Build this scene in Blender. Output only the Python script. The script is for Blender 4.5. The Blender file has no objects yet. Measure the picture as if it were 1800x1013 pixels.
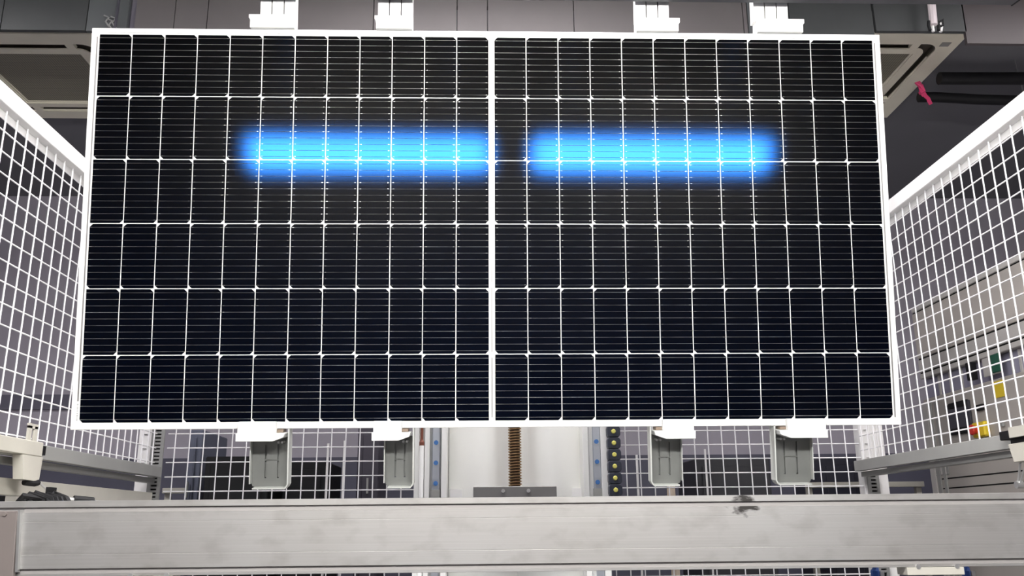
import bpy, bmesh, math, random
from mathutils import Vector, Matrix
random.seed(7)
C = bpy.context.scene.collection

# ------------------------------------------------------------------ camera
CAMZ = 1.3
FPX, PITCH, YAW, ROLL = 1536.44, .2662, .0331, -.0096
fw = Vector((math.sin(YAW)*math.cos(PITCH), math.cos(YAW)*math.cos(PITCH), math.sin(PITCH)))
r0 = Vector((math.cos(YAW), -math.sin(YAW), 0)); u0 = r0.cross(fw)
rt = math.cos(ROLL)*r0 + math.sin(ROLL)*u0
up = -math.sin(ROLL)*r0 + math.cos(ROLL)*u0
CAM = Vector((0, 0, CAMZ))
cd = bpy.data.cameras.new('camera'); cam = bpy.data.objects.new('camera', cd); C.objects.link(cam)
cam.matrix_world = Matrix(((rt.x, up.x, -fw.x, 0), (rt.y, up.y, -fw.y, 0), (rt.z, up.z, -fw.z, CAMZ), (0, 0, 0, 1)))
cd.sensor_fit = 'HORIZONTAL'; cd.sensor_width = 36; cd.lens = FPX/1800*36; cd.clip_start = .02
bpy.context.scene.camera = cam

# ------------------------------------------------------------------ world, lights, exposure
LIGHT_BAR = 105.0        # radiance of the two inspection light bars
FILL = 38.0            # radiance of the unseen ceiling lamps added as fill
vs = bpy.context.scene.view_settings
vs.view_transform = 'Standard'; vs.look = 'None'; vs.gamma = 1; vs.use_curve_mapping = False; vs.exposure = 0
w = bpy.data.worlds.new('world'); bpy.context.scene.world = w; w.use_nodes = True
w.node_tree.nodes['Background'].inputs[0].default_value = (.8, .85, 1, 1)
w.node_tree.nodes['Background'].inputs[1].default_value = .05

def ray(x, y):
    return rt*((x-900)/FPX) + up*(-(y-506.5)/FPX) + fw
def at_y(x, y, Y): d = ray(x, y); return CAM + d*(Y/d.y)
def at_x(x, y, X): d = ray(x, y); return CAM + d*(X/d.x)
def at_z(x, y, Z): d = ray(x, y); return CAM + d*((Z-CAMZ)/d.z)

# ------------------------------------------------------------------ materials
MATS = {}
def mat(name, col, rough=.5, metal=0., spec=.5, var=0., scale=8., stretch=(1, 1, 1), emit=None, bump=0.):
    if name in MATS: return MATS[name]
    m = bpy.data.materials.new(name); m.use_nodes = True; nt = m.node_tree; b = nt.nodes['Principled BSDF']
    b.inputs['Base Color'].default_value = (*col, 1); b.inputs['Roughness'].default_value = rough
    b.inputs['Metallic'].default_value = metal; b.inputs['Specular IOR Level'].default_value = spec
    if emit: b.inputs['Emission Color'].default_value = (*emit[0], 1); b.inputs['Emission Strength'].default_value = emit[1]
    if var or bump:
        tc = nt.nodes.new('ShaderNodeTexCoord'); mp = nt.nodes.new('ShaderNodeMapping'); mp.inputs['Scale'].default_value = stretch
        nt.links.new(tc.outputs['Object'], mp.inputs[0])
        nz = nt.nodes.new('ShaderNodeTexNoise'); nz.inputs['Scale'].default_value = scale; nz.inputs['Detail'].default_value = 6
        nt.links.new(mp.outputs[0], nz.inputs[0])
        if var:
            rp = nt.nodes.new('ShaderNodeValToRGB')
            rp.color_ramp.elements[0].position = .3; rp.color_ramp.elements[1].position = .7
            rp.color_ramp.elements[0].color = (*[c*(1-var) for c in col], 1); rp.color_ramp.elements[1].color = (*[min(1, c*(1+var*.5)) for c in col], 1)
            nt.links.new(nz.outputs[0], rp.inputs[0]); nt.links.new(rp.outputs[0], b.inputs['Base Color'])
        if bump:
            bp = nt.nodes.new('ShaderNodeBump'); bp.inputs['Strength'].default_value = bump; bp.inputs['Distance'].default_value = .002
            nt.links.new(nz.outputs[0], bp.inputs['Height']); nt.links.new(bp.outputs[0], b.inputs['Normal'])
    MATS[name] = m; return m

M_white = mat('white_powder_coat', (.82, .81, .80), .45, var=.04)
M_wire = mat('white_wire', (.80, .79, .80), .4)
M_frame = mat('silver_frame', (.86, .86, .84), .4, .15)
M_pad = mat('white_plastic', (.88, .88, .86), .5)
M_grey = mat('grey_paint', (.30, .30, .285), .5, var=.08)
M_post = mat('grey_strip', (.22, .22, .215), .5, var=.08)
M_plate = mat('anodised_plate', (.165, .17, .16), .45, .35, var=.12, scale=14)
M_galv = mat('galvanised_arm', (.80, .80, .78), .4, .2)
M_black = mat('black', (.006, .006, .007), .6, spec=.3)
M_dark = mat('dark_slot', (.012, .012, .012), .8, spec=.1)
M_beige = mat('beige_rail', (.50, .48, .42), .5, var=.08)
M_steel = mat('steel', (.55, .55, .54), .35, .8)
M_bluebolt = mat('blue_cap', (.05, .16, .42), .4)
M_chain = mat('navy_cable_chain', (.02, .024, .04), .45)
M_yellow = mat('yellow', (.75, .55, .03), .4)
M_ydot = mat('pale_yellow', (.62, .58, .14), .45)
M_red = mat('red', (.55, .03, .02), .4)
M_pink = mat('pink_ribbon', (.62, .05, .16), .6)
M_copper = mat('rusty_copper', (.16, .05, .03), .45, .3)
M_bar = mat('dark_crossbar', (.05, .048, .062), .5, var=.2, scale=30)
M_ac = mat('ac_plastic', (.82, .775, .64), .5, var=.04)
M_acdark = mat('ac_louvre_gap', (.07, .06, .045), .6)
M_cab = mat('machine_paint', (.40, .37, .34), .5, var=.05, scale=3)
M_cab2 = mat('machine_trim_paint', (.46, .44, .42), .5)
M_screen = mat('dark_screen', (.035, .034, .045), .2)
M_pglass = mat('lavender_glass', (.26, .25, .33), .15)
M_blue = mat('blue_plastic', (.03, .10, .40), .4)
M_green = mat('green_glass', (.01, .09, .05), .2)
M_navy = mat('navy_cabinet', (.06, .065, .09), .5, var=.2, scale=3)

# aluminium beam: brushed along its length, with smudges
def beam_material():
    m = bpy.data.materials.new('brushed_aluminium'); m.use_nodes = True; nt = m.node_tree; b = nt.nodes['Principled BSDF']
    b.inputs['Metallic'].default_value = .7
    tc = nt.nodes.new('ShaderNodeTexCoord')
    def noise(sc, st, det=6):
        mp = nt.nodes.new('ShaderNodeMapping'); mp.inputs['Scale'].default_value = st; nt.links.new(tc.outputs['Object'], mp.inputs[0])
        n = nt.nodes.new('ShaderNodeTexNoise'); n.inputs['Scale'].default_value = sc; n.inputs['Detail'].default_value = det
        nt.links.new(mp.outputs[0], n.inputs[0]); return n.outputs[0]
    def ramp(src, p0, c0, p1, c1):
        r = nt.nodes.new('ShaderNodeValToRGB'); e = r.color_ramp.elements
        e[0].position, e[1].position = p0, p1; e[0].color = (*c0, 1); e[1].color = (*c1, 1); nt.links.new(src, r.inputs[0]); return r.outputs[0]
    def mul(a, b_):
        x = nt.nodes.new('ShaderNodeMix'); x.data_type = 'RGBA'; x.blend_type = 'MULTIPLY'; x.inputs[0].default_value = 1
        nt.links.new(a, x.inputs[6]); nt.links.new(b_, x.inputs[7]); return x.outputs[2]
    streak = ramp(noise(6, (.25, 1, 60)), .3, (.475, .466, .450), .7, (.52, .512, .497))
    smudge = ramp(noise(14, (1, 1, 1.6)), .30, (.86, .85, .84), .50, (1, 1, 1))
    cloud = ramp(noise(2.2, (1, 1, 1), 3), .3, (.88, .86, .84), .65, (1, 1, 1))
    col = mul(mul(streak, smudge), cloud)
    # the black grease stain right of the middle
    sep = nt.nodes.new('ShaderNodeSeparateXYZ'); nt.links.new(tc.outputs['Object'], sep.inputs[0])
    wob = noise(55, (.6, 1, 1.3))
    def math_(op, a, bv):
        n = nt.nodes.new('ShaderNodeMath'); n.operation = op
        for k, v in enumerate((a, bv)):
            if isinstance(v, (int, float)): n.inputs[k].default_value = v
            else: nt.links.new(v, n.inputs[k])
        return n.outputs[0]
    dx = math_('DIVIDE', math_('SUBTRACT', sep.outputs[0], .612), .034)
    # the streak leans to the right going down
    dz = math_('DIVIDE', math_('SUBTRACT', sep.outputs[2], .057), .024)
    d = math_('SQRT', math_('ADD', math_('MULTIPLY', dx, dx), math_('MULTIPLY', dz, dz)), 0)
    d = math_('ADD', d, math_('MULTIPLY', math_('SUBTRACT', wob, .5), 2.6))
    stain = ramp(d, .55, (.13, .125, .12), 1.25, (1, 1, 1))
    col = mul(col, stain)
    nt.links.new(col, b.inputs['Base Color'])
    b.inputs['Roughness'].default_value = .42
    MATS['brushed'] = m; return m
M_alu = beam_material()
M_endplate = mat('end_plate', (.25, .215, .20), .45, .3, var=.10, scale=5)

# solar cells: near-black silicon under anti-reflection coated glass: a weak blue mirror reflection
TINT = (.0011, .0088, .033)
def laminate(name, col, spread=0., tint=TINT, rough=.115):
    m = bpy.data.materials.new(name); m.use_nodes = True; nt = m.node_tree; nt.nodes.clear()
    out = nt.nodes.new('ShaderNodeOutputMaterial'); add = nt.nodes.new('ShaderNodeAddShader')
    df = nt.nodes.new('ShaderNodeBsdfDiffuse'); gl = nt.nodes.new('ShaderNodeBsdfGlossy')
    df.inputs[0].default_value = (*col, 1); gl.inputs[0].default_value = (*tint, 1); gl.inputs['Roughness'].default_value = rough; gl.distribution = 'BECKMANN'
    if spread:
        oi = nt.nodes.new('ShaderNodeObjectInfo'); r = nt.nodes.new('ShaderNodeValToRGB')
        r.color_ramp.elements[0].color = (*[c*(1-spread) for c in col], 1); r.color_ramp.elements[1].color = (*[c*(1+spread) for c in col], 1)
        nt.links.new(oi.outputs['Random'], r.inputs[0]); nt.links.new(r.outputs[0], df.inputs[0])
    # broad faint sheen of the textured glass
    g2 = nt.nodes.new('ShaderNodeBsdfGlossy'); g2.inputs[0].default_value = (.0021, .0020, .0018, 1); g2.inputs['Roughness'].default_value = .34
    a2 = nt.nodes.new('ShaderNodeAddShader')
    nt.links.new(df.outputs[0], add.inputs[0]); nt.links.new(gl.outputs[0], add.inputs[1])
    nt.links.new(add.outputs[0], a2.inputs[0]); nt.links.new(g2.outputs[0], a2.inputs[1]); nt.links.new(a2.outputs[0], out.inputs[0])
    return m
M_cell = laminate('silicon_cell', (.0008, .0008, .0009), .4)
M_back = laminate('white_backsheet', (.72, .72, .70))
def busbar_material():
    m = bpy.data.materials.new('tinned_busbar'); m.use_nodes = True; nt = m.node_tree; b = nt.nodes['Principled BSDF']
    b.inputs['Metallic'].default_value = 1; b.inputs['Roughness'].default_value = .30
    tc = nt.nodes.new('ShaderNodeTexCoord'); mp = nt.nodes.new('ShaderNodeMapping'); mp.inputs['Scale'].default_value = (11, 1, 22)
    n = nt.nodes.new('ShaderNodeTexNoise'); n.inputs['Scale'].default_value = 1.; n.inputs['Detail'].default_value = 2
    r = nt.nodes.new('ShaderNodeValToRGB'); e = r.color_ramp.elements
    e[0].position, e[1].position = .34, .66; e[0].color = (.32, .32, .32, 1); e[1].color = (.88, .88, .86, 1)  # lighter and darker noise stands in for glare that varies between cells
    nt.links.new(tc.outputs['Object'], mp.inputs[0]); nt.links.new(mp.outputs[0], n.inputs[0]); nt.links.new(n.outputs[0], r.inputs[0]); nt.links.new(r.outputs[0], b.inputs['Base Color'])
    # seen through the same coated glass as the cells
    gl = nt.nodes.new('ShaderNodeBsdfGlossy'); gl.distribution = 'BECKMANN'; gl.inputs[0].default_value = (*TINT, 1); gl.inputs['Roughness'].default_value = .115
    add = nt.nodes.new('ShaderNodeAddShader'); nt.links.new(b.outputs[0], add.inputs[0]); nt.links.new(gl.outputs[0], add.inputs[1])
    nt.links.new(add.outputs[0], nt.nodes['Material Output'].inputs[0])
    return m
M_bus = busbar_material()
M_ribbon = mat('bus_ribbon_tin', (.30, .29, .28), .4, .7)

def grille_material():
    m = bpy.data.materials.new('perforated_grille'); m.use_nodes = True; nt = m.node_tree; b = nt.nodes['Principled BSDF']
    tc = nt.nodes.new('ShaderNodeTexCoord'); mp = nt.nodes.new('ShaderNodeMapping'); mp.inputs['Rotation'].default_value = (0, 0, .785)
    ck = nt.nodes.new('ShaderNodeTexChecker'); ck.inputs['Scale'].default_value = 110
    ck.inputs[1].default_value = (.30, .28, .21, 1); ck.inputs[2].default_value = (.13, .12, .09, 1)
    nt.links.new(tc.outputs['Object'], mp.inputs[0]); nt.links.new(mp.outputs[0], ck.inputs[0]); nt.links.new(ck.outputs[0], b.inputs['Base Color'])
    return m
M_grille = grille_material()

# ------------------------------------------------------------------ mesh helpers
class MB:
    def __init__(s): s.v = []; s.f = []; s.sm = []
    def box(s, x0, x1, y0, y1, z0, z1):
        n = len(s.v)
        s.v += [(x0, y0, z0), (x1, y0, z0), (x1, y1, z0), (x0, y1, z0), (x0, y0, z1), (x1, y0, z1), (x1, y1, z1), (x0, y1, z1)]
        s.f += [tuple(n+i for i in q) for q in ((3, 2, 1, 0), (4, 5, 6, 7), (0, 1, 5, 4), (1, 2, 6, 5), (2, 3, 7, 6), (3, 0, 4, 7))]
        return s
    def prism(s, pts, ax, a0, a1):
        """polygon pts (2D) extruded along axis ax from a0 to a1"""
        n = len(s.v); k = len(pts)
        for a in (a0, a1):
            for p, q in pts:
                s.v.append({'x': (a, p, q), 'y': (p, a, q), 'z': (p, q, a)}[ax])
        s.f.append(tuple(range(n, n+k))[::-1]); s.f.append(tuple(range(n+k, n+2*k)))
        for i in range(k):
            j = (i+1) % k; s.f.append((n+i, n+j, n+k+j, n+k+i))
        return s
    def tube(s, pts, r, seg=8, caps=True):
        pts = [Vector(p) for p in pts]; n = len(s.v); prev = None
        for i, p in enumerate(pts):
            d = (pts[min(i+1, len(pts)-1)] - pts[max(i-1, 0)]).normalized()
            a = Vector((0, 0, 1)) if abs(d.z) < .9 else Vector((1, 0, 0))
            if prev is not None: a = prev
            e1 = (a - d*a.dot(d)).normalized(); e2 = d.cross(e1); prev = e1
            rr = r[i] if isinstance(r, (list, tuple)) else r
            for k in range(seg):
                t = 2*math.pi*k/seg; s.v.append(tuple(p + e1*rr*math.cos(t) + e2*rr*math.sin(t)))
        for i in range(len(pts)-1):
            for k in range(seg):
                k2 = (k+1) % seg; s.f.append((n+i*seg+k, n+i*seg+k2, n+(i+1)*seg+k2, n+(i+1)*seg+k))
        if caps:
            s.f.append(tuple(n+k for k in range(seg))[::-1]); s.f.append(tuple(n+(len(pts)-1)*seg+k for k in range(seg)))
        return s
    def mesh(s, name, m, bevel=0., smooth=False):
        me = bpy.data.meshes.new(name); me.from_pydata(s.v, [], s.f); me.update()
        bm = bmesh.new(); bm.from_mesh(me)
        bmesh.ops.recalc_face_normals(bm, faces=bm.faces)
        if bevel: bmesh.ops.bevel(bm, geom=list(bm.edges), offset=bevel, segments=1, affect='EDGES', profile=.5)
        bm.to_mesh(me); bm.free()
        if smooth:
            for p in me.polygons: p.use_smooth = True
            me.set_sharp_from_angle(angle=math.radians(40))
        me.materials.append(m); return me
    def build(s, name, m, parent=None, bevel=0., smooth=False):
        return link(name, s.mesh(name, m, bevel, smooth), parent)

def link(name, me, parent=None):
    o = bpy.data.objects.new(name, me); C.objects.link(o)
    if parent: o.parent = parent
    return o
def tag(o, label=None, cat=None, group=None, kind=None):
    if label: o['label'] = label
    if cat: o['category'] = cat
    if group: o['group'] = group
    if kind: o['kind'] = kind
    return o
def thing(name, label, cat, loc=(0, 0, 0), group=None, rot=(0, 0, 0)):
    o = bpy.data.objects.new(name, None); C.objects.link(o); o.location = loc; o.rotation_euler = rot; o.empty_display_size = .05
    return tag(o, label, cat, group)
def copy_thing(o, parent=None):
    c = o.copy(); C.objects.link(c)
    if parent: c.parent = parent
    for ch in list(o.children): copy_thing(ch, c)
    return c
def box(x0, x1, y0, y1, z0, z1): return MB().box(x0, x1, y0, y1, z0, z1)

# ------------------------------------------------------------------ the room
CEIL = 3.82; YB = 6.5; XL = -4.6; XR = 4.6; YF = -3.5
M_wall = mat('lavender_wall', (.40, .375, .425), .6, var=.05, scale=2, bump=.1)
M_wains = mat('slate_wainscot', (.085, .085, .12), .5, var=.15, scale=3)
M_ceil = mat('dark_ceiling', (.17, .17, .185), .7, var=.06, scale=2)
M_floor = mat('grey_floor', (.20, .20, .205), .45, var=.1, scale=2)
tag(box(XL, XR, YF, YB, -.1, 0).build('floor', M_floor), kind='structure')
tag(box(XL, XR, YF, YB, CEIL, CEIL+.1).build('ceiling', M_ceil), kind='structure')
tag(box(XL, XR, YB, YB+.1, 0, CEIL).build('wall_back', M_wall), kind='structure')
tag(box(XL-.1, XL, YF, YB, 0, CEIL).build('wall_left', M_wall), kind='structure')
tag(box(XR, XR+.1, YF, YB, 0, CEIL).build('wall_right', M_wall), kind='structure')
tag(box(XL, XR, YF-.1, YF, 0, CEIL).build('wall_front', M_wall), kind='structure')
zt = at_y(330, 806, YB-.03).z
tag(box(XL, XR, YB-.03, YB-.002, .12, zt).build('trim_1', M_wains), kind='structure')
tag(box(XL, XR, YB-.045, YB-.002, 0, .12).build('baseboard_back', M_navy), kind='structure')
za, zb_ = at_y(60, 694, YB-.03).z, at_y(60, 720, YB-.03).z
tag(box(XL, at_y(133, 700, YB).x+.4, YB-.03, YB-.002, zb_, za).build('trim_2', mat('dark_band', (.12, .115, .15), .5)), kind='structure')

# ------------------------------------------------------------------ inspection light bars (above and behind the photographer)
M_led = mat('led_diffuser', (.9, .9, .9), .5, emit=((1, .985, .96), LIGHT_BAR))
def light_bar(x0, x1, label):
    cx = (x0+x1)/2; L = (x1-x0)/2
    t = thing('light_bar', label, 'lamp', (cx, .30, 2.57), 'inspection light bars')
    # lamp face tilted to look forward and down
    ry, rz = .020, .070        # half depth, half height of the tilted face
    n = Vector((0, rz, -ry)).normalized(); e = Vector((0, ry, rz)).normalized(); hh = math.hypot(ry, rz)
    def slab(o0, o1, half, l):
        p = [n*o0 - e*half, n*o0 + e*half, n*o1 + e*half, n*o1 - e*half]
        return MB().prism([(q.y, q.z) for q in p], 'x', -l, l)
    slab(0, .004, hh, L).build('diffuser', M_led, t)
    slab(-.045, -.001, hh+.012, L+.012).build('housing', M_white, t)
    for s in (-1, 1):
        MB().tube([(s*L*.7, -.02, .02), (s*L*.7, -.02, CEIL-2.57)], .008).build('hanging_rod', M_steel, t)
    return t
light_bar(-1.19, .018, 'left one of two long white light bars hung above the photographer')
light_bar(.262, 1.47, 'right one of two long white light bars hung above the photographer')
M_led2 = mat('fill_diffuser', (.9, .9, .9), .5, emit=((1, .97, .98), FILL))
def fill_lamp(x, y, label):
    t = thing('fill_light', label, 'lamp', (x, y, CEIL), 'unseen fill lights added at the ceiling')
    f = MB(); f.box(-.6, .6, -.3, -.28, -.06, -.002); f.box(-.6, .6, .28, .3, -.06, -.002); f.box(-.6, -.58, -.28, .28, -.06, -.002); f.box(.58, .6, -.28, .28, -.06, -.002)
    f.build('frame', M_white, t); box(-.58, .58, -.28, .28, -.05, -.02).build('diffuser', M_led2, t)
fill_lamp(-3.1, 2.6, 'unseen ceiling light added over the left aisle to brighten the wall')  # unseen lamp added to brighten the wall behind the left mesh
fill_lamp(3.1, 2.6, 'unseen ceiling light added over the right aisle to brighten the wall')  # unseen lamp added to brighten wall and machine on the right
fill_lamp(0, -.45, 'unseen ceiling light added as fill behind the photographer')  # unseen lamp added as fill on the panel frame
fill_lamp(0, 2.62, 'unseen ceiling light added to brighten the lifting column')  # unseen lamp added to brighten the column that the panel shades

# ------------------------------------------------------------------ solar panel
PC = Vector((.0218, 2.3318, 2.1232)); PROT = (.1476, 0, 0)
W2, H2 = 1.1395, .567
sp = thing('solar_panel', 'large black solar panel with white frame held in the middle', 'solar panel', PC, rot=PROT)
LIP = .0125
def rail(x0, x1, z0, z1, nm='frame_rail'): return box(x0, x1, -.002, .033, z0, z1).build(nm, M_frame, sp, .0012)
rail(-W2, W2, H2-LIP, H2); rail(-W2, W2, -H2, -H2+LIP)
rail(-W2, -W2+LIP, -H2+LIP, H2-LIP); rail(W2-LIP, W2, -H2+LIP, H2-LIP)
box(-W2+LIP-.0002, W2-LIP+.0002, .0012, .006, -H2+LIP-.0002, H2-LIP+.0002).build('backsheet', M_back, sp)
box(-.09, .09, .0065, .028, .2, .32).build('junction_box', M_black, sp)
XO, XI, ZT, ZB2 = 1.1185, .0075, .5505, -.5495
px_ = (XO-XI)/12; pz_ = (ZT-ZB2)/6; GX = .0027; GZ = .0027
cw, chh = (px_-GX)/2, (pz_-GZ)/2; ch = .0085
def cell_mesh(side):
    s = side
    pts = [(-s*cw, -chh), (s*(cw-ch), -chh), (s*cw, -chh+ch), (s*cw, chh-ch), (s*(cw-ch), chh), (-s*cw, chh)]
    return MB().prism(pts, 'y', 0, .0006).mesh('solar_cell', M_cell)
CM = {1: cell_mesh(1), -1: cell_mesh(-1)}
bus = MB()
for half in (-1, 1):
    for c in range(12):
        for r in range(6):
            cx = half*XI + half*px_*(c+.5); cz = ZT - pz_*(r+.5)
            side = (1 if r % 2 == 0 else -1)*(-half)
            o = link('solar_cell', CM[side], sp); o.location = (cx, .0004, cz)
            for k in range(10):
                z = cz + chh - 2*chh*(k+.55)/10
                y = -.0001
                n = len(bus.v); hw = .00055
                bus.v += [(cx-cw-GX*.4, y, z-hw), (cx+cw+GX*.4, y, z-hw), (cx+cw+GX*.4, y+.0004, z+hw), (cx-cw-GX*.4, y+.0004, z+hw)]
                bus.v += [(cx-cw-GX*.4, y-.0002, z), (cx+cw+GX*.4, y-.0002, z)]
                bus.f += [(n, n+1, n+5, n+4), (n+4, n+5, n+2, n+3)]
                # solder pads at the cell ends
                for q in (-1, 1):
                    n = len(bus.v); xx = cx+q*(cw-.006)
                    bus.v += [(xx-.0015, y, z-.0007), (xx+.0015, y, z-.0007), (xx+.0015, y, z+.0007), (xx-.0015, y, z+.0007)]
                    bus.f.append((n, n+1, n+2, n+3))
me = bpy.data.meshes.new('busbar_wires'); me.from_pydata(bus.v, [], bus.f); me.materials.append(M_bus)
tag(link('busbar_wires', me, sp), 'fine silver wires crossing the black cells', kind='stuff')
for x in (-1.1238, 1.1238): box(x-.0016, x+.0016, -.0002, .0012, -.545 if x > 0 else -.49, .542).build('bus_ribbon', M_ribbon, sp)
for (z0, z1) in ((.372, .540), (.0, -.165), (-.18, -.36), (-.375, -.54)):
    box(-.0013, .0013, -.0002, .0012, min(z0, z1), max(z0, z1)).build('bus_ribbon', M_ribbon, sp)
bl = box(-1.1262, -1.1205, -.0006, .0012, -.545, -.492).build('serial_label', M_pad, sp); tag(bl, 'small printed serial label in the lower left corner')
sl = MB(); z = -.543
while z < -.495:
    h = random.choice((.0012, .002, .003)); sl.box(-1.1252, -1.1215, -.0009, -.0006, z, z+h); z += h + random.choice((.0012, .002))
sl.build('printed_stripes', M_grey, bl)

# ------------------------------------------------------------------ grippers
# bottom gripper in panel coordinates about x = inner flange side; s = +1: flange to the right, -1: to the left
def bottom_gripper(xo, xi, s, label):
    """xo outer end of the jaw, xi inner flange edge (panel coordinates)"""
    t = thing('panel_gripper', label, 'gripper', PC, 'lower grippers', rot=PROT)
    w = abs(xi-xo)
    def X(a): return xo + s*a                  # a runs from the outer end inwards
    def bx(a0, a1, y0, y1, z0, z1): q = sorted((X(a0), X(a1))); return box(q[0], q[1], y0, y1, z0, z1)
    j = MB()
    q = sorted((X(.004), X(w-.033))); j.box(q[0], q[1], -.024, -.003, -.578, -.5475)
    pts = [(X(0), -.600), (X(w-.04), -.600), (X(w-.012), -.590), (X(w-.008), -.578), (X(0), -.578)]
    j.prism(pts, 'y', -.026, .040)
    j.build('jaw', M_pad, t, .0012)
    bx(w-.034, w-.016, -.008, .03, -.577, -.569).build('rubber_stop', mat('tan_rubber', (.20, .15, .11), .6), t)
    # slotted plate: built from strips so that the slots are open
    a0, a1 = .032, w-.004; zt_, zb = -.590, -.726; rr = .010
    p = MB(); sw = .0048; c1, c2 = a0+(a1-a0)*.36, a0+(a1-a0)*.69
    yb0, yb1 = .030, .034
    def strip(b0, b1, z0, z1): q = sorted((X(b0), X(b1))); p.box(q[0], q[1], yb0, yb1, z0, z1)
    zs0, zs1 = -.612, -.702
    strip(a0, c1-sw/2, zs1, zs0); strip(c1+sw/2, c2-sw/2, zs1, zs0); strip(c2+sw/2, a1, zs1, zs0)
    strip(a0, a1, zs0, zt_); strip(c1-sw/2, c2+sw/2, -.655, -.652)
    pts = [(X(a0), zs1), (X(a1), zs1), (X(a1), zb+rr), (X(a1-rr*.3), zb+rr*.3), (X(a1-rr), zb), (X(a0+rr), zb), (X(a0+rr*.3), zb+rr*.3), (X(a0), zb+rr)]
    p.prism(pts, 'y', yb0, yb1)
    p.build('slotted_plate', M_plate, t)
    # folded rim: inner side flange, bottom lip
    f = MB(); q = sorted((X(w-.004), X(w))); f.box(q[0], q[1], -.004, .034, zb+rr, -.568)
    f.prism([(X(w-.004), zb+rr), (X(w), zb+rr), (X(w-rr*.4), zb+rr*.25), (X(w-rr), zb-.003), (X(w-rr), zb+.001), (X(w-rr*.5-.002), zb+rr*.5)], 'y', -.004, .034)
    q = sorted((X(a0+rr), X(w-rr))); f.box(q[0], q[1], -.002, .034, zb-.003, zb+.001)
    q = sorted((X(a0-.0025), X(a0))); f.box(q[0], q[1], .012, .034, zb+rr, zt_)
    f.build('folded_rim', mat('rim_metal', (.55, .56, .53), .4, .3), t)
    bl_ = MB()
    for a in (w-.03, w-.02): bl_.tube([(X(a), .0, -.604), (X(a), .03, -.604)], .003)
    bl_.build('bolt', M_steel, t)
    # the arm that carries the gripper, running back to the lifting column
    bx(a0+.01, a1-.01, .036, .075, -.70, -.60).build('carrier_arm', M_plate, t)
    return t
bottom_gripper(-.690, -.551, 1, 'lower gripper under the panel, farthest left, with stained grey slotted plate')
bottom_gripper(-.326, -.213, 1, 'lower gripper left of the central column, plate with one dark slot and smudges')
bottom_gripper(.556, .434, -1, 'lower gripper right of the yellow dotted cable chain')
bottom_gripper(.922, .779, -1, 'lower gripper under the panel, farthest right, with clean grey plate')

def top_gripper(a0, a1, b0, b1, label):
    """arm from a0 to a1, jaw block from b0 to b1 (panel coordinates)"""
    t = thing('panel_gripper', label, 'gripper', PC, 'upper grippers', rot=PROT)
    w = a1-a0; g = .0036; zb, zt_ = .604, .80
    a = MB(); a.box(a0, a1, .010, .03, zb, zt_)
    for k in range(3):
        x0 = a0 + (w+g)*k/3; a.box(x0, x0+(w-2*g)/3, -.004, .010, zb, zt_)
    a.build('slotted_arm', M_galv, t)
    gr = MB()
    for k in (1, 2): x0 = a0 + (w+g)*k/3 - g; gr.box(x0+.0001, x0+g-.0001, .004, .0099, zb, zt_)
    gr.build('slot_strip', mat('slot_grey', (.10, .095, .10), .6), t)
    j = MB(); lo = b0 < a0 - .005
    if lo: pts = [(b0, .606), (b1, .606), (b1, .5672), (b0+.004, .5672), (b0+.004, .592), (b0, .596)]
    else: pts = [(b0, .606), (b1, .606), (b1, .594), (b1-.004, .590), (b1-.004, .5672), (b0, .5672)]
    j.prism(pts, 'y', -.016, .03)
    j.build('jaw', M_pad, t)
    return t
top_gripper(-.664, -.564, -.693, -.564, 'upper gripper above the panel, farthest left')
top_gripper(-.327, -.228, -.335, -.228, 'upper gripper above the panel, second from the left')
top_gripper(.420, .518, .421, .547, 'upper gripper above the panel, second from the right')
tg = top_gripper(.768, .869, .775, .912, 'upper gripper above the panel, farthest right, with a shadowed wedge')
cb = thing('crossbar', 'dark purple grey crossbar along the top edge of the picture', 'beam', PC, rot=PROT)
MB().box(-1.278, 1.533, -.075, -.02, .652, .74).build('bar', M_bar, cb, .003)
for x in (-1.276, 1.529): box(x, x+.004, -.076, -.019, .651, .741).build('end_cap', M_black, cb)
for x in (-.9, 1.0): box(x-.03, x+.03, -.07, -.03, .74, CEIL-PC.z+.06).build('hanger', M_bar, cb)

# ------------------------------------------------------------------ front beam (T-slot aluminium)
BY = 2.10; BX0, BX1 = -1.34, 1.50
bm_t = thing('aluminium_beam', 'wide brushed aluminium beam across the bottom with a dark grease stain', 'beam', (0, BY, 1.286))
pr = [(0, .0795), (.001, .080), (.08, .080), (.08, -.0863), (.001, -.0863), (0, -.0858), (0, -.0800), (.007, -.0800), (.007, -.0692), (0, -.0692), (-.0005, -.0687),
      (-.0005, -.0389), (0, -.0382), (-.0005, -.0375), (-.0005, .0323), (0, .0330), (-.0005, .0337),
      (-.0005, .0541), (0, .0546), (.007, .0546), (.007, .0660), (0, .0660)]
MB().prism(pr, 'x', BX0, BX1).build('profile', M_alu, bm_t)
for z0, z1 in ((-.0799, -.0693), (.0547, .0659)):
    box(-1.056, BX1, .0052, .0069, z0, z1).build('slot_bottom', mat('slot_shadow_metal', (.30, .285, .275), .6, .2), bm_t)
ep = MB().prism([(BX0, .058), (-1.062, .058), (-1.050, -.11), (-1.050, -1.286), (BX0, -1.286)], 'y', -.016, -.0008).build('end_plate', M_endplate, bm_t, .001)
MB().prism([(-1.0625, .060), (-1.057, .060), (-1.045, -.075), (-1.0505, -.075)], 'y', -.012, -.0006).build('edge_strip', M_steel, bm_t)
MB().tube([(-1.087, -.0165, .051), (-1.087, -.020, .051)], .0045, 10).build('bolt', M_endplate, ep)
box(-1.0985, -1.0975, -.0166, -.016, -.10, -.065).build('seam', M_dark, ep)
box(BX1-.16, BX1, .0, .08, -1.286, -.087).build('leg', M_grey, bm_t)
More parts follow.
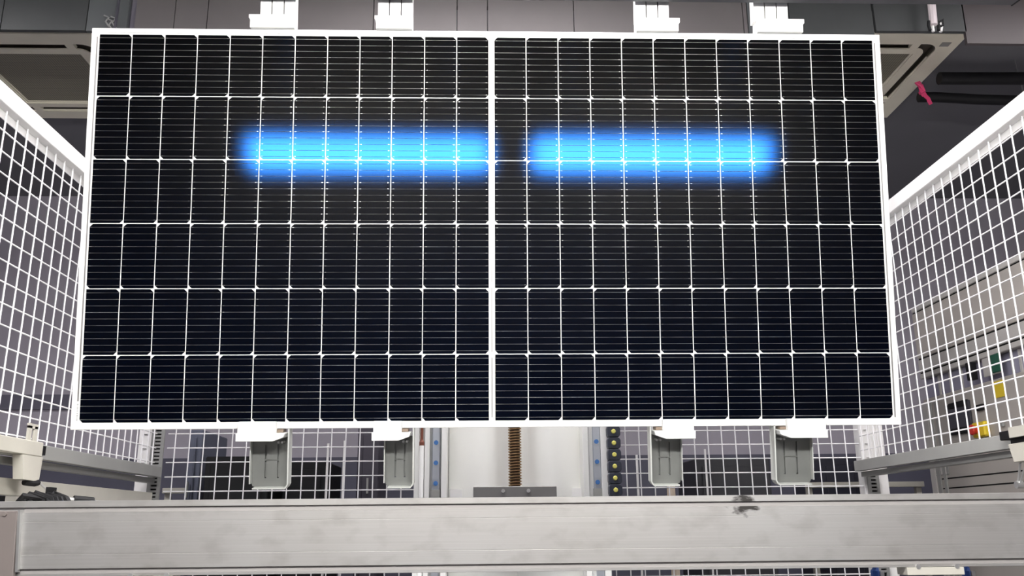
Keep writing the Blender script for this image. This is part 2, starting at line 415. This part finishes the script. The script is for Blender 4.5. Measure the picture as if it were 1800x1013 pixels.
box(-1.33, -.72, .081, .72, .030, .036).build('cable_tray', M_beige, bm_t)
def clamp_plate(xa, xb, label, z1=-.0863):
    t = thing('clamp_plate', label, 'bracket', (0, BY, 1.286), 'clamp plates under the beam')
    box(xa, xb, -.004, .05, z1-.018, z1-.0005).build('plate', M_beige, t, .001)
    for x in (xa+(xb-xa)*.2, xa+(xb-xa)*.88):
        MB().tube([(x, -.005, z1+.001), (x, -.001, z1+.001)], .006, 8).build('bolt_head', M_steel, t)
clamp_plate(at_y(1592, 990, BY).x, at_y(1692, 990, BY).x, 'cream clamp plate under the right end of the beam')
clamp_plate(at_y(212, 1008, BY).x, at_y(305, 1008, BY).x, 'cream clamp plate under the left end of the beam')

# ------------------------------------------------------------------ wire mesh fences
U = .06; WR = .0026
def wire_mesh(axis, length, name):
    d = {'x': (1, 0, 0), 'y': (0, 1, 0), 'z': (0, 0, 1)}[axis]
    return MB().tube([(0, 0, 0), tuple(c*length for c in d)], WR, 6, False).mesh(name, M_wire, smooth=True)
def side_fence(X, inner, yv, zrow, ztop, zbot, ynear, yfar, label, botmat):
    """inner = +1 when the inside of the cell is towards +x"""
    t = thing('mesh_fence', label, 'fence', (X, 0, 0))
    # wires on the outer face of the rails
    y = yv
    while y > ynear + .02: y -= U
    vm = wire_mesh('z', ztop - zbot - .05, 'vertical_wire')
    y += U
    while y < yfar - .01:
        o = link('vertical_wire', vm, t); o.location = (0, y, zbot+.02); y += U
    z = zrow
    while z > zbot + .05: z -= U
    z += U
    hm = wire_mesh('y', yfar-ynear, 'horizontal_wire')
    while z < ztop - .06:
        o = link('horizontal_wire', hm, t); o.location = (-inner*.005, ynear, z); z += U
    q = sorted((-inner*.01, inner*.03))
    box(-.02 if inner < 0 else -.03, .03 if inner < 0 else .02, ynear, yfar, ztop-.054, ztop).build('top_rail', M_white, t, .002)
    q = sorted((-inner*.012, -inner*.009)); box(q[0], q[1], ynear, yfar, ztop-.078, ztop-.052).build('top_flange', M_white, t)
    q = sorted((inner*.004, inner*.03)); box(q[0], q[1], ynear, yfar, zbot, zbot+.044).build('bottom_rail', botmat, t, .0015)
    q = sorted((-inner*.03, inner*.003)); box(q[0], q[1], ynear, yfar, zbot-.022, zbot-.002).build('bottom_flange', botmat, t)
    for yy in (ynear+.02,):
        box(-.02, .02, yy-.02, yy+.02, 0, ztop-.055).build('post', M_white, t)
    return t
XFL, XFR, YFB = -1.3755, 1.6135, 3.7966
lf = side_fence(XFL, 1, 2.463, 2.291, 2.524, 1.509, 1.90, YFB-.03, 'left wire mesh fence with white top rail', M_grey)
# second, lower rail of the left fence
box(-.03, .0, 1.90, YFB-.03, 1.400, 1.448).build('lower_rail', M_beige, lf, .0015)
rf = side_fence(XFR, -1, 3.188, 2.441, 2.528, 1.512, 1.90, YFB-.03, 'right wire mesh fence in front of the grey machine', M_grey)
bf = thing('mesh_fence', 'back wire mesh fence seen below the solar panel', 'fence', (0, YFB, 0))
zb0, zb1 = .62, 2.50
vm = wire_mesh('z', zb1-zb0, 'vertical_wire'); x = -21.86*U
hm = wire_mesh('x', 1.63+1.345, 'horizontal_wire')
while x < 1.62:
    o = link('vertical_wire', vm, bf); o.location = (x, 0, zb0); x += U
z = 6.554*U + CAMZ
while z > zb0+.08: z -= U
while z < zb1-.02:
    o = link('horizontal_wire', hm, bf); o.location = (-1.345, .005, z); z += U
box(-1.345, 1.63, -.02, .02, zb1-.01, zb1+.04).build('top_rail', M_white, bf, .002)
box(-1.345, 1.63, -.02, .02, zb0-.05, zb0+.005).build('bottom_rail', M_white, bf, .002)

def corner_post(label, x0, x1, s0, s1, zlow, ribs=False, ztop=2.5):
    t = thing('corner_post', label, 'post', (0, YFB, 0), 'perforated corner posts')
    box(x0, x1, -.01, .05, 0, 2.56).build('post_face', M_white, t, .002)
    if ribs:
        r = MB()
        for k in range(3): xx = x0 + (x1-x0)*(k+.3)/3.2; r.box(xx, xx+.006, -.016, -.0102, 1.52, 2.56)
        r.build('rib', M_white, t)
    # slotted strip: side bars, cross bars and a dark channel behind
    p = MB(); m0, m1 = s0+(s1-s0)*.28, s0+(s1-s0)*.74
    p.box(s0, m0, -.02, -.012, 0, ztop); p.box(m1, s1, -.02, -.012, 0, ztop)
    z = zlow
    while z < ztop-.01: p.box(m0, m1, -.02, -.012, z, z+.0085); z += .0152
    p.build('slotted_strip', M_post, t)
    box(m0, m1, -.0118, -.0102, 0, ztop).build('channel', M_dark, t)
    for zz in (1.69, 1.63, 1.57): box(x0+.02, x0+.035, -.0135, -.0101, zz, zz+.002).build('mark', M_post, t)
    return t
corner_post('left corner post with grey slotted strip behind the panel', -1.462, -1.406, -1.406, -1.352, 1.10)
corner_post('right corner post with ribbed white face beside the machine', 1.63, 1.735, 1.640, 1.69, 1.1, True, 1.51)

# bracket and clamp on the left fence
t = thing('fence_clamp', 'cream clamp block with slotted upright on the left fence rail', 'bracket', (XFL+.032, 0, 0))
pa, pb = at_x(48, 784, XFL+.03), at_x(63, 745, XFL+.03)
f = MB(); y0, y1 = 2.63, 2.684
f.box(0, .006, y0, y0+.019, 1.525, 1.600); f.box(0, .006, y1-.019, y1, 1.525, 1.600); f.box(0, .006, y0, y1, 1.593, 1.607); f.build('slotted_upright', M_beige, t)
box(0, .028, 2.20, 2.684, 1.512, 1.554).build('clamp_bar', M_beige, t, .002)
box(.004, .026, 2.685, 2.706, 1.518, 1.545).build('rubber_pad', M_black, t)
MB().prism([(2.57, 1.511), (2.690, 1.511), (2.684, 1.447), (2.674, 1.440), (2.59, 1.443)], 'x', .0, .028).build('block', M_beige, t)
MB().tube([(.012, 2.63, 1.436), (.026, 2.665, 1.434), (.028, 2.68, 1.437)], .009, 8).build('pivot', M_black, t)
MB().tube([(.03, 2.675, 1.44), (.05, 2.715, 1.41), (.07, 2.75, 1.38)], .004, 6).build('link_rod', M_steel, t)
# pneumatic cylinder and cables behind the beam on the left
t = thing('air_cylinder', 'slim black air cylinder lying behind the beam at left', 'actuator', (0, 0, 0))
pa, pb = at_y(92, 876, 2.6), at_y(183, 884, 2.7)
MB().tube([pa, pa.lerp(pb, .45)], .007, 8).build('rod', M_steel, t)
MB().tube([pa.lerp(pb, .4), pa.lerp(pb, .78)], .013, 10).build('barrel', M_black, t)
MB().tube([pa.lerp(pb, .78), pb], [.006, .003], 8).build('tip', M_grey, t)
MB().box(pa.x-.012, pa.x, pa.y-.02, pa.y+.02, pa.z-.02, pa.z+.03).build('mount', M_black, t)
t = thing('cable_coil', 'black looped cables bunched behind the left end of the beam', 'cable', (0, 0, 0))
for k in range(6):
    c0 = at_y(40+8*k, 885, 2.5); pts = [c0 + Vector((-.03+.012*k*.2, 0, -.02)), c0 + Vector((.0, .01*k, .02+.004*(k % 3))), c0 + Vector((.045, .02, .012)), c0 + Vector((.06+.004*k, 0, -.03))]
    MB().tube(pts, .009, 7).build('cable', M_black, t)
t = thing('machine_foot_bracket', 'grey bracket foot standing behind the beam at far left', 'bracket', (0, 0, 0))
pa = at_y(8, 885, 2.95); pb = at_y(28, 870, 2.95)
box(pa.x, pb.x, 2.95, 2.99, 1.0, 1.42).build('plate', M_beige, t); box(pa.x-.15, pa.x, 2.96, 3.0, 1.0, 1.41).build('backplate', M_black, t)
# clamp and linkage on the right fence
t = thing('fence_clamp', 'toggle clamp with black head and hanging link on the right fence rail', 'bracket', (XFR-.032, 0, 0))
def R(x, y, off=0.): p = at_x(x, y, XFR-.032-off); return p.y, p.z
ya, za_ = R(1766, 768); yb_, zb_2 = R(1800, 790)
box(-.035, .0, 2.44, 2.605, 1.534, 1.560).build('clamp_head', M_black, t, .002)
box(-.044, -.0355, 2.36, 2.54, 1.536, 1.566).build('head_plate', M_beige, t)
MB().prism([(2.44, 1.520), (2.568, 1.520), (2.552, 1.466), (2.44, 1.466)], 'x', -.035, 0).build('block', M_beige, t, .002)
box(-.03, -.006, 2.45, 2.56, 1.5203, 1.5337).build('black_pad', M_black, t)
for dy in (0, .03):
    MB().tube([(-.02, 2.515+dy, 1.464), (-.02, 2.560+dy*.4, 1.408)], .0035, 6).build('link_bar', M_steel, t)
MB().tube([(-.03, 2.566, 1.403), (-.01, 2.566, 1.403)], .011, 12).build('pivot', M_steel, t)
MB().tube([(-.03, 2.50, 1.455), (.0, 2.50, 1.455)], .012, 8).build('black_knuckle', M_black, t)

# ------------------------------------------------------------------ lifting column with ball screw
CY = 3.25
def cx_(x): return at_y(x, 810, CY).x
col = thing('lifting_column', 'pale metal lifting column with linear rails behind the panel', 'machine column', (0, CY, 0))
xa, xb = cx_(787), cx_(1032)
# gently folded sheet, vertical bands of light come from its curvature
N = 24; pts = []
for i in range(N+1):
    a = i/N; x = xa + (xb-xa)*a
    pts.append((x,   .115 - .045*abs(math.sin(math.pi*a*2))**.8))
ring = pts + [(xb, .16), (xa, .16)]
MB().prism(ring, 'z', 0, 2.62).build('back_sheet', mat('satin_sheet', (.92, .92, .88), .3, .2), col, smooth=True)
def prof(x0, x1, y0, y1, m=M_galv, nm='side_profile'): return box(cx_(x0), cx_(x1), y0, y1, 0, 2.62).build(nm, m, col, .0015)
prof(728, 737, .0, .12); prof(746, 755, .0, .12); prof(737, 746, .02, .12); prof(755, 776, .03, .12, mat('rail_bed', (.55, .55, .55), .4, .3), 'rail_bed'); prof(776, 786, -.01, .16)
prof(1025, 1035, .0, .16); prof(1036, 1044, .02, .12); prof(1044, 1057, .03, .12, MATS['rail_bed'], 'rail_bed'); prof(1057, 1068, .0, .12)
for xc in (766, 1050):
    x0 = cx_(xc)
    rail_ = box(x0-.014, x0+.014, .012, .03, 1.0, 2.6).build('linear_rail', mat('rail_steel', (.50, .53, .58), .3, .7), col, .002)
    z = at_y(766, 850, CY).z; 
    k = 0
    while z < 2.5 and k < 14:
        MB().tube([(x0, .0115, z), (x0, .008, z)], .0085, 10).build('bolt_cap', M_bluebolt, rail_); z += .0735; k += 1
    box(x0-.016, x0+.016, .005, .035, 1.36, 1.43).build('rail_stop', M_grey, col)
p0 = at_y(832, 856, CY-.06); p1 = at_y(978, 856, CY-.06)
bp = box(p0.x, p1.x, -.07, .09, 1.33, p0.z).build('bearing_plate', mat('bearing_plate_metal', (.20, .195, .19), .5, .4), col, .002)
xs = cx_(905)
MB().tube([(xs, -.01, p0.z-.03), (xs, -.01, p0.z-.012)], .055, 20).build('bearing', M_black, bp)
for dx in (-.045, .045): MB().tube([(xs+dx, -.075, p0.z-.016), (xs+dx, -.07, p0.z-.016)], .007, 8).build('bolt', M_steel, bp)
box(cx_(790), cx_(1028), .086, .10, 1.30, p0.z-.002).build('sill', M_white, col)
# white tube with a dark rusty end, left of the left rail
t = thing('guide_tube', 'white upright tube with rusty brown rod on top, left of the column', 'tube', (0, CY, 0))
xt = cx_(741)
zc = at_y(741, 784, CY).z
MB().tube([(xt, -.005, 0), (xt, -.005, zc)], .0085, 12).build('tube', M_pad, t, smooth=True)
MB().tube([(xt, -.005, zc), (xt, -.005, zc+.012), (xt, -.005, zc+.020), (xt, -.005, zc+.03)], [.009, .009, .006, .005], 10).build('collar', M_copper, t)
MB().tube([(xt, -.005, zc+.03), (xt, -.005, 2.4)], .005, 8).build('rod', M_copper, t)
# ball screw with a real helical thread
bs = thing('ball_screw', 'greasy brown ball screw standing upright in the column', 'screw', (xs, CY-.01, 0))
MB().tube([(0, 0, p0.z-.012), (0, 0, 2.5)], .019, 12).build('core', mat('greasy_steel', (.05, .03, .014), .35, .5), bs, smooth=True)
def helix(r0, r1, z0, z1, pitch, th):
    m = MB(); n = int((z1-z0)/pitch*14); prev = None
    for i in range(n+1):
        a = 2*math.pi*i/14; z = z0 + (z1-z0)*i/n; c, s = math.cos(a), math.sin(a); k = len(m.v)
        m.v += [(r0*c, r0*s, z-th), (r1*c, r1*s, z-th*.45), (r1*c, r1*s, z+th*.45), (r0*c, r0*s, z+th)]
        if prev is not None:
            for q in range(3): m.f.append((prev+q, prev+q+1, k+q+1, k+q))
        prev = k
    return m
helix(.018, .0245, p0.z-.01, 2.2, .0100, .0040).build('thread', mat('thread_brass', (.33, .21, .11), .25, .85), bs)
# cable chain
cc = thing('cable_chain', 'navy cable chain with yellow dots right of the column', 'cable chain', (0, CY-.02, 0))
zz = at_y(1081, 862, CY-.02).z; k = 0
lm = MB().prism([(-.019, -.020), (.019, -.020), (.025, -.012), (.025, .012), (.019, .020), (-.019, .020), (-.023, .012), (-.023, -.012)], 'y', -.02, .02).mesh('chain_link', M_chain, .002)
dm = MB().tube([(0, -.0205, 0), (0, -.024, 0)], [.0085, .006], 12).mesh('yellow_dot', M_ydot)
zz -= .0418*3; ang = .0
while zz < 2.4:
    o = link('chain_link', lm, cc); xx = at_y(1079, 810, CY-.02).x; o.location = (xx, 0, zz)
    d = link('yellow_dot', dm, o); zz += .0418
# ------------------------------------------------------------------ equipment behind the back fence
def px_box(xp0, xp1, yp0, yp1, Y, depth, zfloor=0):
    a = at_y(xp0, yp0, Y); b = at_y(xp1, yp1, Y); return a.x, b.x, Y, Y+depth, zfloor, a.z
def rack(label, xp0, xp1, yp, Y, m, depth=.45):
    t = thing('equipment_cabinet', label, 'cabinet', (0, 0, 0), 'cabinets behind the back fence')
    x0, x1, y0, y1, z0, z1 = px_box(xp0, xp1, yp, yp, Y, depth)
    box(x0, x1, y0, y1, .08, z1).build('body', m, t, .006)
    box(x0+.02, x1-.02, y0+.02, y1-.02, 0, .08).build('plinth', M_black, t)
    box(x0+.03, x1-.03, y0-.012, y0-.001, .14, z1-.04).build('door', m, t, .003)
    box(x1-.06, x1-.05, y0-.03, y0-.0125, z1-.35, z1-.27).build('handle', M_grey, t)
    return t
rack('black cabinet behind the mesh, left of the farthest left gripper plate', 362, 474, 803, 4.5, M_black)
rack('black cabinet with sloping side behind the mesh between the two left grippers', 498, 576, 812, 4.6, M_black)
rack('charcoal cabinet behind the mesh between the two right grippers', 1222, 1352, 806, 4.6, mat('charcoal', (.02, .02, .024), .5))
rack('dark blue cabinet behind the mesh at far right', 1440, 1506, 806, 5.15, mat('dark_blue', (.03, .03, .045), .5))
rack('slate blue cabinet edge behind the mesh near the left corner post', 335, 358, 756, 4.7, mat('slate', (.10, .11, .15), .5))
rack('narrow dark cabinet behind the mesh beside the white tube', 630, 668, 752, 4.8, mat('dark_violet', (.045, .04, .055), .5))
def pole(label, xp, y0p, y1p, Y, r, m=M_white, cat='pole'):
    t = thing('pole_or_streak', label, cat, (0, 0, 0), 'thin poles behind the back fence')
    a = at_y(xp, y0p, Y)
    MB().tube([(a.x, Y, 0.02), (a.x, Y, a.z)], r, 8).build('tube', m, t); MB().tube([(a.x, Y, 0), (a.x, Y, .02)], r*4, 12).build('base', M_grey, t)
pole('thin pale rod standing in for a light streak behind the mesh, left one of the pair left of the column', 577, 780, 870, 4.4, .006)  # rod shaped to imitate an upright streak of reflected light
pole('thin pale rod standing in for a light streak behind the mesh, right one of the pair left of the column', 606, 775, 870, 4.4, .006)  # second rod in place of a reflected light streak
pole('thin pale pole behind the mesh just right of the cable chain', 1119, 800, 870, 4.4, .006)
pole('thin pale pole behind the mesh right of the third lower gripper', 1239, 790, 870, 4.4, .005)
pole('thick cream pole under the third lower gripper', 1179, 850, 870, 4.2, .02, mat('cream_post', (.60, .50, .40), .5))
for lab, xa_, xb_, yp in (('pale handrail low behind the left corner post', 285, 345, 862), ('pale handrail low behind the right corner post', 1420, 1625, 852)):
    t = thing('handrail', lab, 'rail', (0, 0, 0), 'low handrails behind the fence')
    a, b = at_y(xa_, yp, 5.02), at_y(xb_, yp, 5.02)
    box(a.x, b.x, 5.02, 5.05, a.z-.018, a.z+.012).build('bar', M_beige, t, .002)
    for x in (a.x+.02, b.x-.02): box(x-.015, x+.015, 5.051, 5.08, 0, a.z).build('upright', M_beige, t)

# ------------------------------------------------------------------ grey machine beyond the right fence
XM = 2.25
def Y_(x, y): return at_x(x, y, XM).y
def Z_(x, y): return at_x(x, y, XM).z
mc = thing('enclosed_machine', 'long pale grey machine with windows and control panel beyond the right fence', 'machine', (XM, 0, 0))
yn = 2.2; yf = Y_(1622, 700)
zt_m = Z_(1750, 467); zl1 = Z_(1749, 480); zl2 = Z_(1700, 600); zl3 = Z_(1700, 628)
zw0, zw1 = Z_(1700, 681), Z_(1700, 640); zbt = Z_(1700, 842)
box(0, .9, yn, yf, .1, zw0).build('lower_body', M_cab, mc, .004)
box(.03, .9, yn, yf, zw0+.001, zw1).build('window_recess', M_pglass, mc)
box(0, .9, yn, yf, zw1+.001, zl3-.004).build('middle_rail', M_cab2, mc, .003)
box(.006, .9, yn, yf, zl3-.003, zl3+.003).build('joint', M_dark, mc)
box(.0, .9, yn, yf, zl3+.004, zl2-.004).build('fascia', M_cab2, mc, .002)
box(.006, .9, yn, yf, zl2-.003, zl2+.003).build('joint', M_dark, mc)
nP = 4
for k in range(nP):
    a, b = yn+(yf-yn)*k/nP, yn+(yf-yn)*(k+1)/nP
    box(0, .9, a+.002, b-.002, zl2+.004, zl1-.004).build('cladding_panel', M_cab, mc, .002)
box(.006, .9, yn, yf, zl1-.003, zl1+.003).build('joint', M_dark, mc)
box(0, .9, yn, yf, zl1+.004, zt_m).build('top_edge', M_cab2, mc, .003)
for xp in (1640, 1660, 1680, 1695, 1772, 1787):
    yy = Y_(xp, 655); box(.022, .0295, yy-.006, yy+.006, zw0+.002, zw1-.001).build('window_mullion', M_cab2, mc)
for yy in (yn+.05, (yn+yf)/2, yf-.05): box(.05, .85, yy-.05, yy+.05, 0, .1).build('foot', M_black, mc)
# far vertical edge strips
for xp0, xp1, m in ((1626, 1634, M_cab2), (1637, 1642, M_grey), (1648, 1652, M_grey)):
    ya, yb_ = sorted((Y_(xp0, 740), Y_(xp1, 740))); box(-.008, -.0005, ya, yb_, .4, zw0-.02).build('edge_strip', m, mc)
def panel_item(nm, x0, x1, y0, y1, m, d=.01, par=None, lab=None, bev=.002):
    ya, yb_ = sorted((Y_(x0, (y0+y1)/2), Y_(x1, (y0+y1)/2))); xm = (x0+x1)/2
    o = box(-d, -.0006, ya, yb_, Z_(xm, y1), Z_(xm, y0)).build(nm, m, par or mc, bev)
    if lab: o['label'] = lab
    return o
sc = panel_item('control_screen', 1670, 1710, 707, 762, M_screen, .012, lab='dark touch screen')
panel_item('screen_rim', 1671, 1704, 706, 717, M_black, .014); panel_item('screen_rim', 1675, 1706, 752, 763, M_black, .014)
panel_item('warning_label', 1748, 1767, 669, 699, M_yellow, .003, lab='yellow warning label', bev=0)
panel_item('switch_plate', 1719, 1731, 711, 722, M_black, .012, lab='small black rotary switch')
panel_item('key_switch', 1762, 1767, 738, 750, M_grey, .012)
panel_item('cable_gland', 1709, 1718, 637, 669, M_black, .03, lab='black cable gland')
panel_item('viewing_window', 1728, 1762, 626, 660, M_cab2, .004)
panel_item('green_window', 1746, 1761, 622, 655, M_green, .012, lab='dark green lit window')
es = panel_item('emergency_stop', 1719, 1742, 742, 769, M_yellow, .03, lab='yellow emergency stop box with red button', bev=.006)
ye, ze = Y_(1727, 756), Z_(1727, 756)
MB().tube([(-.03, ye, ze), (-.05, ye, ze), (-.055, ye, ze)], [.018, .024, .02], 14).build('red_button', M_red, es)
for z0, z1 in ((Z_(1700, 838)-.003, Z_(1700, 838)+.003), (Z_(1700, 856)-.003, Z_(1700, 856)+.003)):
    box(-.001, .002, yn, Y_(1650, 850), z0, z1).build('joint', M_dark, mc)
panel_item('vent_grille', 1640, 1668, 808, 836, M_grey, .004)
g = MB()
for k in range(7):
    xp = 1641+k*3.6; yy = Y_(xp, 822); g.box(-.007, -.0042, yy-.006, yy+.004, Z_(1654, 835), Z_(1654, 809))
tag(g.build('vent_slats', M_cab2, mc), kind='stuff')

# ------------------------------------------------------------------ ceiling cassettes
ZA = 3.77
def cassette(x0, y0, label, s=.97):
    t = thing('ceiling_air_conditioner', label, 'air conditioner', (x0+s/2, y0+s/2, ZA), 'ceiling air conditioners')
    h = s/2; gi = .285; l0, l1 = .335, .385
    # face ring made of an outer rim, a louvre gap and an inner frame
    def loop(hh, r, n=6):
        p = []
        for cx, cy, a0 in ((1, 1, 0), (-1, 1, 90), (-1, -1, 180), (1, -1, 270)):
            for k in range(n+1):
                q = math.radians(a0 + 90*k/n); p.append((cx*(hh-r) + r*math.cos(q), cy*(hh-r) + r*math.sin(q)))
        return p
    def ring(o_, i_, z0, z1, ro=.003, ri=.003):
        m = MB(); A, B = loop(o_, ro), loop(i_, ri); n = len(A)
        for z in (z0, z1):
            m.v += [(x, y, z) for x, y in A] + [(x, y, z) for x, y in B]
        for k in range(n):
            j = (k+1) % n
            m.f += [(k, j, n+j, n+k), (2*n+k, 3*n+k, 3*n+j, 2*n+j), (k, 2*n+k, 2*n+j, j), (n+k, n+j, 3*n+j, 3*n+k)]
        return m
    ring(h, l1, 0, .008, .004, .075).build('outer_rim', M_ac, t)
    ring(h-.012, l1-.01, .0082, .03, .004, .06).build('shroud', M_acdark, t)
    ring(l0, gi, 0, .007, .055, .003).build('inner_frame', M_ac, t)
    box(-l1, l1, -l1, l1, .0302, .045).build('body', M_acdark, t)
    for k in range(4):
        a = k*math.pi/2
        lv = MB().box(-l0+.09, l0-.09, -l1+.001, -l1+.010, .003, .010).build('louvre', M_ac, t); lv.rotation_euler.z = a
        q = box(l0-.10, l0-.055, -l1-.002, -l0+.002, .0005, .02).build('louvre_clip', M_ac, t); q.rotation_euler.z = a
    g = box(-gi, gi, -gi, gi, .012, .02).build('grille', M_grille, t)
    ring(gi, gi-.012, .006, .0119).build('grille_rim', M_ac, t)
    tab = MB(); tab.box(-.08, .02, -gi-.03, -gi-.01, -.003, -.0001); tab.build('latch', M_ac, t)
    lg = box(h-.10, h-.05, -h+.08, -h+.12, -.002, -.0001).build('badge', mat('badge_grey', (.35, .34, .31), .4), t)
    return t
cassette(-2.93, 4.07, 'cream ceiling air conditioner with perforated grille at upper left')
cassette(2.545-.97, 4.0, 'cream ceiling air conditioner behind the upper right corner of the panel')
# pink ribbon tied to the right air conditioner
t = thing('ribbon', 'pink ribbon tied to the edge of the right air conditioner', 'ribbon', (0, 0, 0))
pts = [at_y(*p, 4.42) for p in ((1612, 144), (1618, 150), (1620, 160), (1626, 168), (1632, 175), (1637, 183))]
a = MB()
for i in range(len(pts)-1):
    p, q = pts[i], pts[i+1]; wv = Vector((.016 if i < 3 else .011, 0, .006)); n = len(a.v)
    for e in (-.0015, .0015):
        a.v += [tuple(p-wv+Vector((0, e, 0))), tuple(p+wv+Vector((0, e, 0))), tuple(q+wv*.9+Vector((0, e+.004*(-1)**i, 0))), tuple(q-wv*.9+Vector((0, e+.004*(-1)**i, 0)))]
    a.f += [tuple(n+j for j in f_) for f_ in ((3, 2, 1, 0), (4, 5, 6, 7), (0, 1, 5, 4), (1, 2, 6, 5), (2, 3, 7, 6), (3, 0, 4, 7))]
a.build('streamer', M_pink, t)
MB().tube([at_y(1612, 146, 4.42), at_y(1620, 152, 4.41), at_y(1624, 160, 4.42), at_y(1617, 164, 4.42)], .011, 8).build('knot', M_pink, t)
# black insulated pipes
for lab, pts, r, Yp, xs0 in (('upper black insulated pipe near the ceiling at right', ((1650, 138), (1720, 138), (1820, 138)), .035, 4.34, 2.549),
                    ('lower sagging black insulated pipe near the ceiling at right', ((1645, 171), (1720, 175), (1830, 178)), .030, 4.58, 2.552)):
    t = thing('insulated_pipe', lab, 'pipe', (0, 0, 0), 'black pipes by the ceiling')
    P = [at_y(x, y, Yp) for x, y in pts]; P = [Vector((xs0, Yp, P[0].z))] + [p for p in P if p.x > xs0+.02] + [P[-1]+Vector((1.3, 0, 0))]
    MB().tube(P, r, 12).build('insulation', M_black, t, smooth=True)
    for q in P[-2:]: MB().tube([q+Vector((-.1, 0, r-.005)), Vector((q.x-.1, q.y, CEIL))], .004, 6).build('hanger', M_steel, t)
# hanging conduit with cables above the right air conditioner
t = thing('hanging_conduit', 'pale conduit with black cable bundle hanging at upper right', 'conduit', (0, 0, 0))
a, b = at_y(1638, -10, 3.55), at_y(1641, 44, 3.55)
MB().tube([(a.x, 3.55, CEIL), tuple(b)], .018, 10).build('conduit', mat('conduit_pvc', (.62, .55, .57), .5), t)
for k, (dx, dy) in enumerate(((-.02, 0), (.0, .01), (.02, 0), (.035, .01))):
    MB().tube([b+Vector((dx, dy, .02)), b+Vector((dx*1.2, dy, -.005)), b+Vector((dx, dy, -.028))], .008, 6).build('cable', M_black if k % 2 == 0 else M_white, t)
MB().tube([b+Vector((.02, 0, .01)), b+Vector((.05, 0, .03)), b+Vector((.045, 0, .0)), b+Vector((.02, 0, -.01))], .006, 6).build('cable', M_black, t)
t = thing('cable_hank', 'small dark cable hank hanging above the upper left panel corner', 'cable', (0, 0, 0))
for k, (xx, yy) in enumerate(((186, 34), (192, 40), (198, 36))):
    a = at_y(xx, yy, 3.6); MB().tube([a+Vector((-.01, 0, .02)), a+Vector((.012, 0, .01)), a+Vector((.0, 0, -.012)), a+Vector((.02, 0, -.04))], .004, 6).build('loop', M_post, t)
a = at_y(206, 30, 3.6); MB().tube([(a.x, 3.6, CEIL), (a.x-.004, 3.6, a.z-.08)], .007, 6).build('drop', M_bar, t)

# ------------------------------------------------------------------ overhead bulkhead of hanging panels (behind the grippers)
bk = thing('bulkhead', 'overhead grey bulkhead of flat panels just under the ceiling', 'panelling', (0, 3.62, 0))
M_b1 = mat('bulkhead_brown_grey', (.105, .094, .096), .6, var=.05); M_b2 = mat('bulkhead_green_grey', (.043, .046, .047), .6, var=.1)
M_b3 = mat('bulkhead_mid_grey', (.08, .086, .09), .6); M_b4 = mat('bulkhead_lavender', (.14, .13, .16), .6)
def bpanel(x0, x1, m, ylow=56, dy=0., slant=None):
    a, b = at_y(x0, ylow, 3.62), at_y(x1, ylow, 3.62)
    if slant: pts = [(a.x, CEIL-.002), (b.x-.1, CEIL-.002), (b.x, a.z), (a.x, a.z)]
    else: pts = [(a.x+.002, a.z), (b.x-.002, a.z), (b.x-.002, CEIL-.002), (a.x+.002, CEIL-.002)]
    MB().prism(pts, 'y', dy, dy+.02).build('panel', m, bk)
bpanel(-260, 0, M_b2, 50); bpanel(0, 150, M_b2, 52); bpanel(150, 222, M_b3, 54); bpanel(222, 256, M_b4, 60, .022)
edges = [232, 302, 360, 520, 655, 685, 803, 857, 1010, 1170, 1310, 1318]
for i in range(len(edges)-1): bpanel(edges[i], edges[i+1], M_b1, 75, .001*(i % 3))
bpanel(1318, 1392, M_b3, 75); bpanel(1392, 1540, M_b2, 75); bpanel(1540, 1700, M_b2, 54); bpanel(1700, 2000, mat('bulkhead_dark_brown', (.062, .052, .054), .6), 76)
box(at_y(256, 30, 3.62).x, at_y(1540, 30, 3.62).x, .03, .06, CEIL-.14, CEIL-.002).build('backing', M_dark, bk)
# ------------------------------------------------------------------ odds and ends glimpsed under the beam
for lab, xp in (('blue hose clip left of the right clamp plate under the beam', 1538), ('blue hose clip right of the right clamp plate under the beam', 1698)):
    t = thing('hose_clip', lab, 'clip', (0, 0, 0), 'blue hose clips under the beam')
    a = at_y(xp, 1007, 2.35); MB().tube([(a.x, 2.35, a.z-.12), (a.x, 2.35, a.z+.004), (a.x+.006, 2.352, a.z+.014)], [.011, .011, .006], 10).build('body', M_blue, t)
    box(a.x+.012, a.x+.022, 2.345, 2.355, a.z-.06, a.z+.004).build('tab', M_white, t)
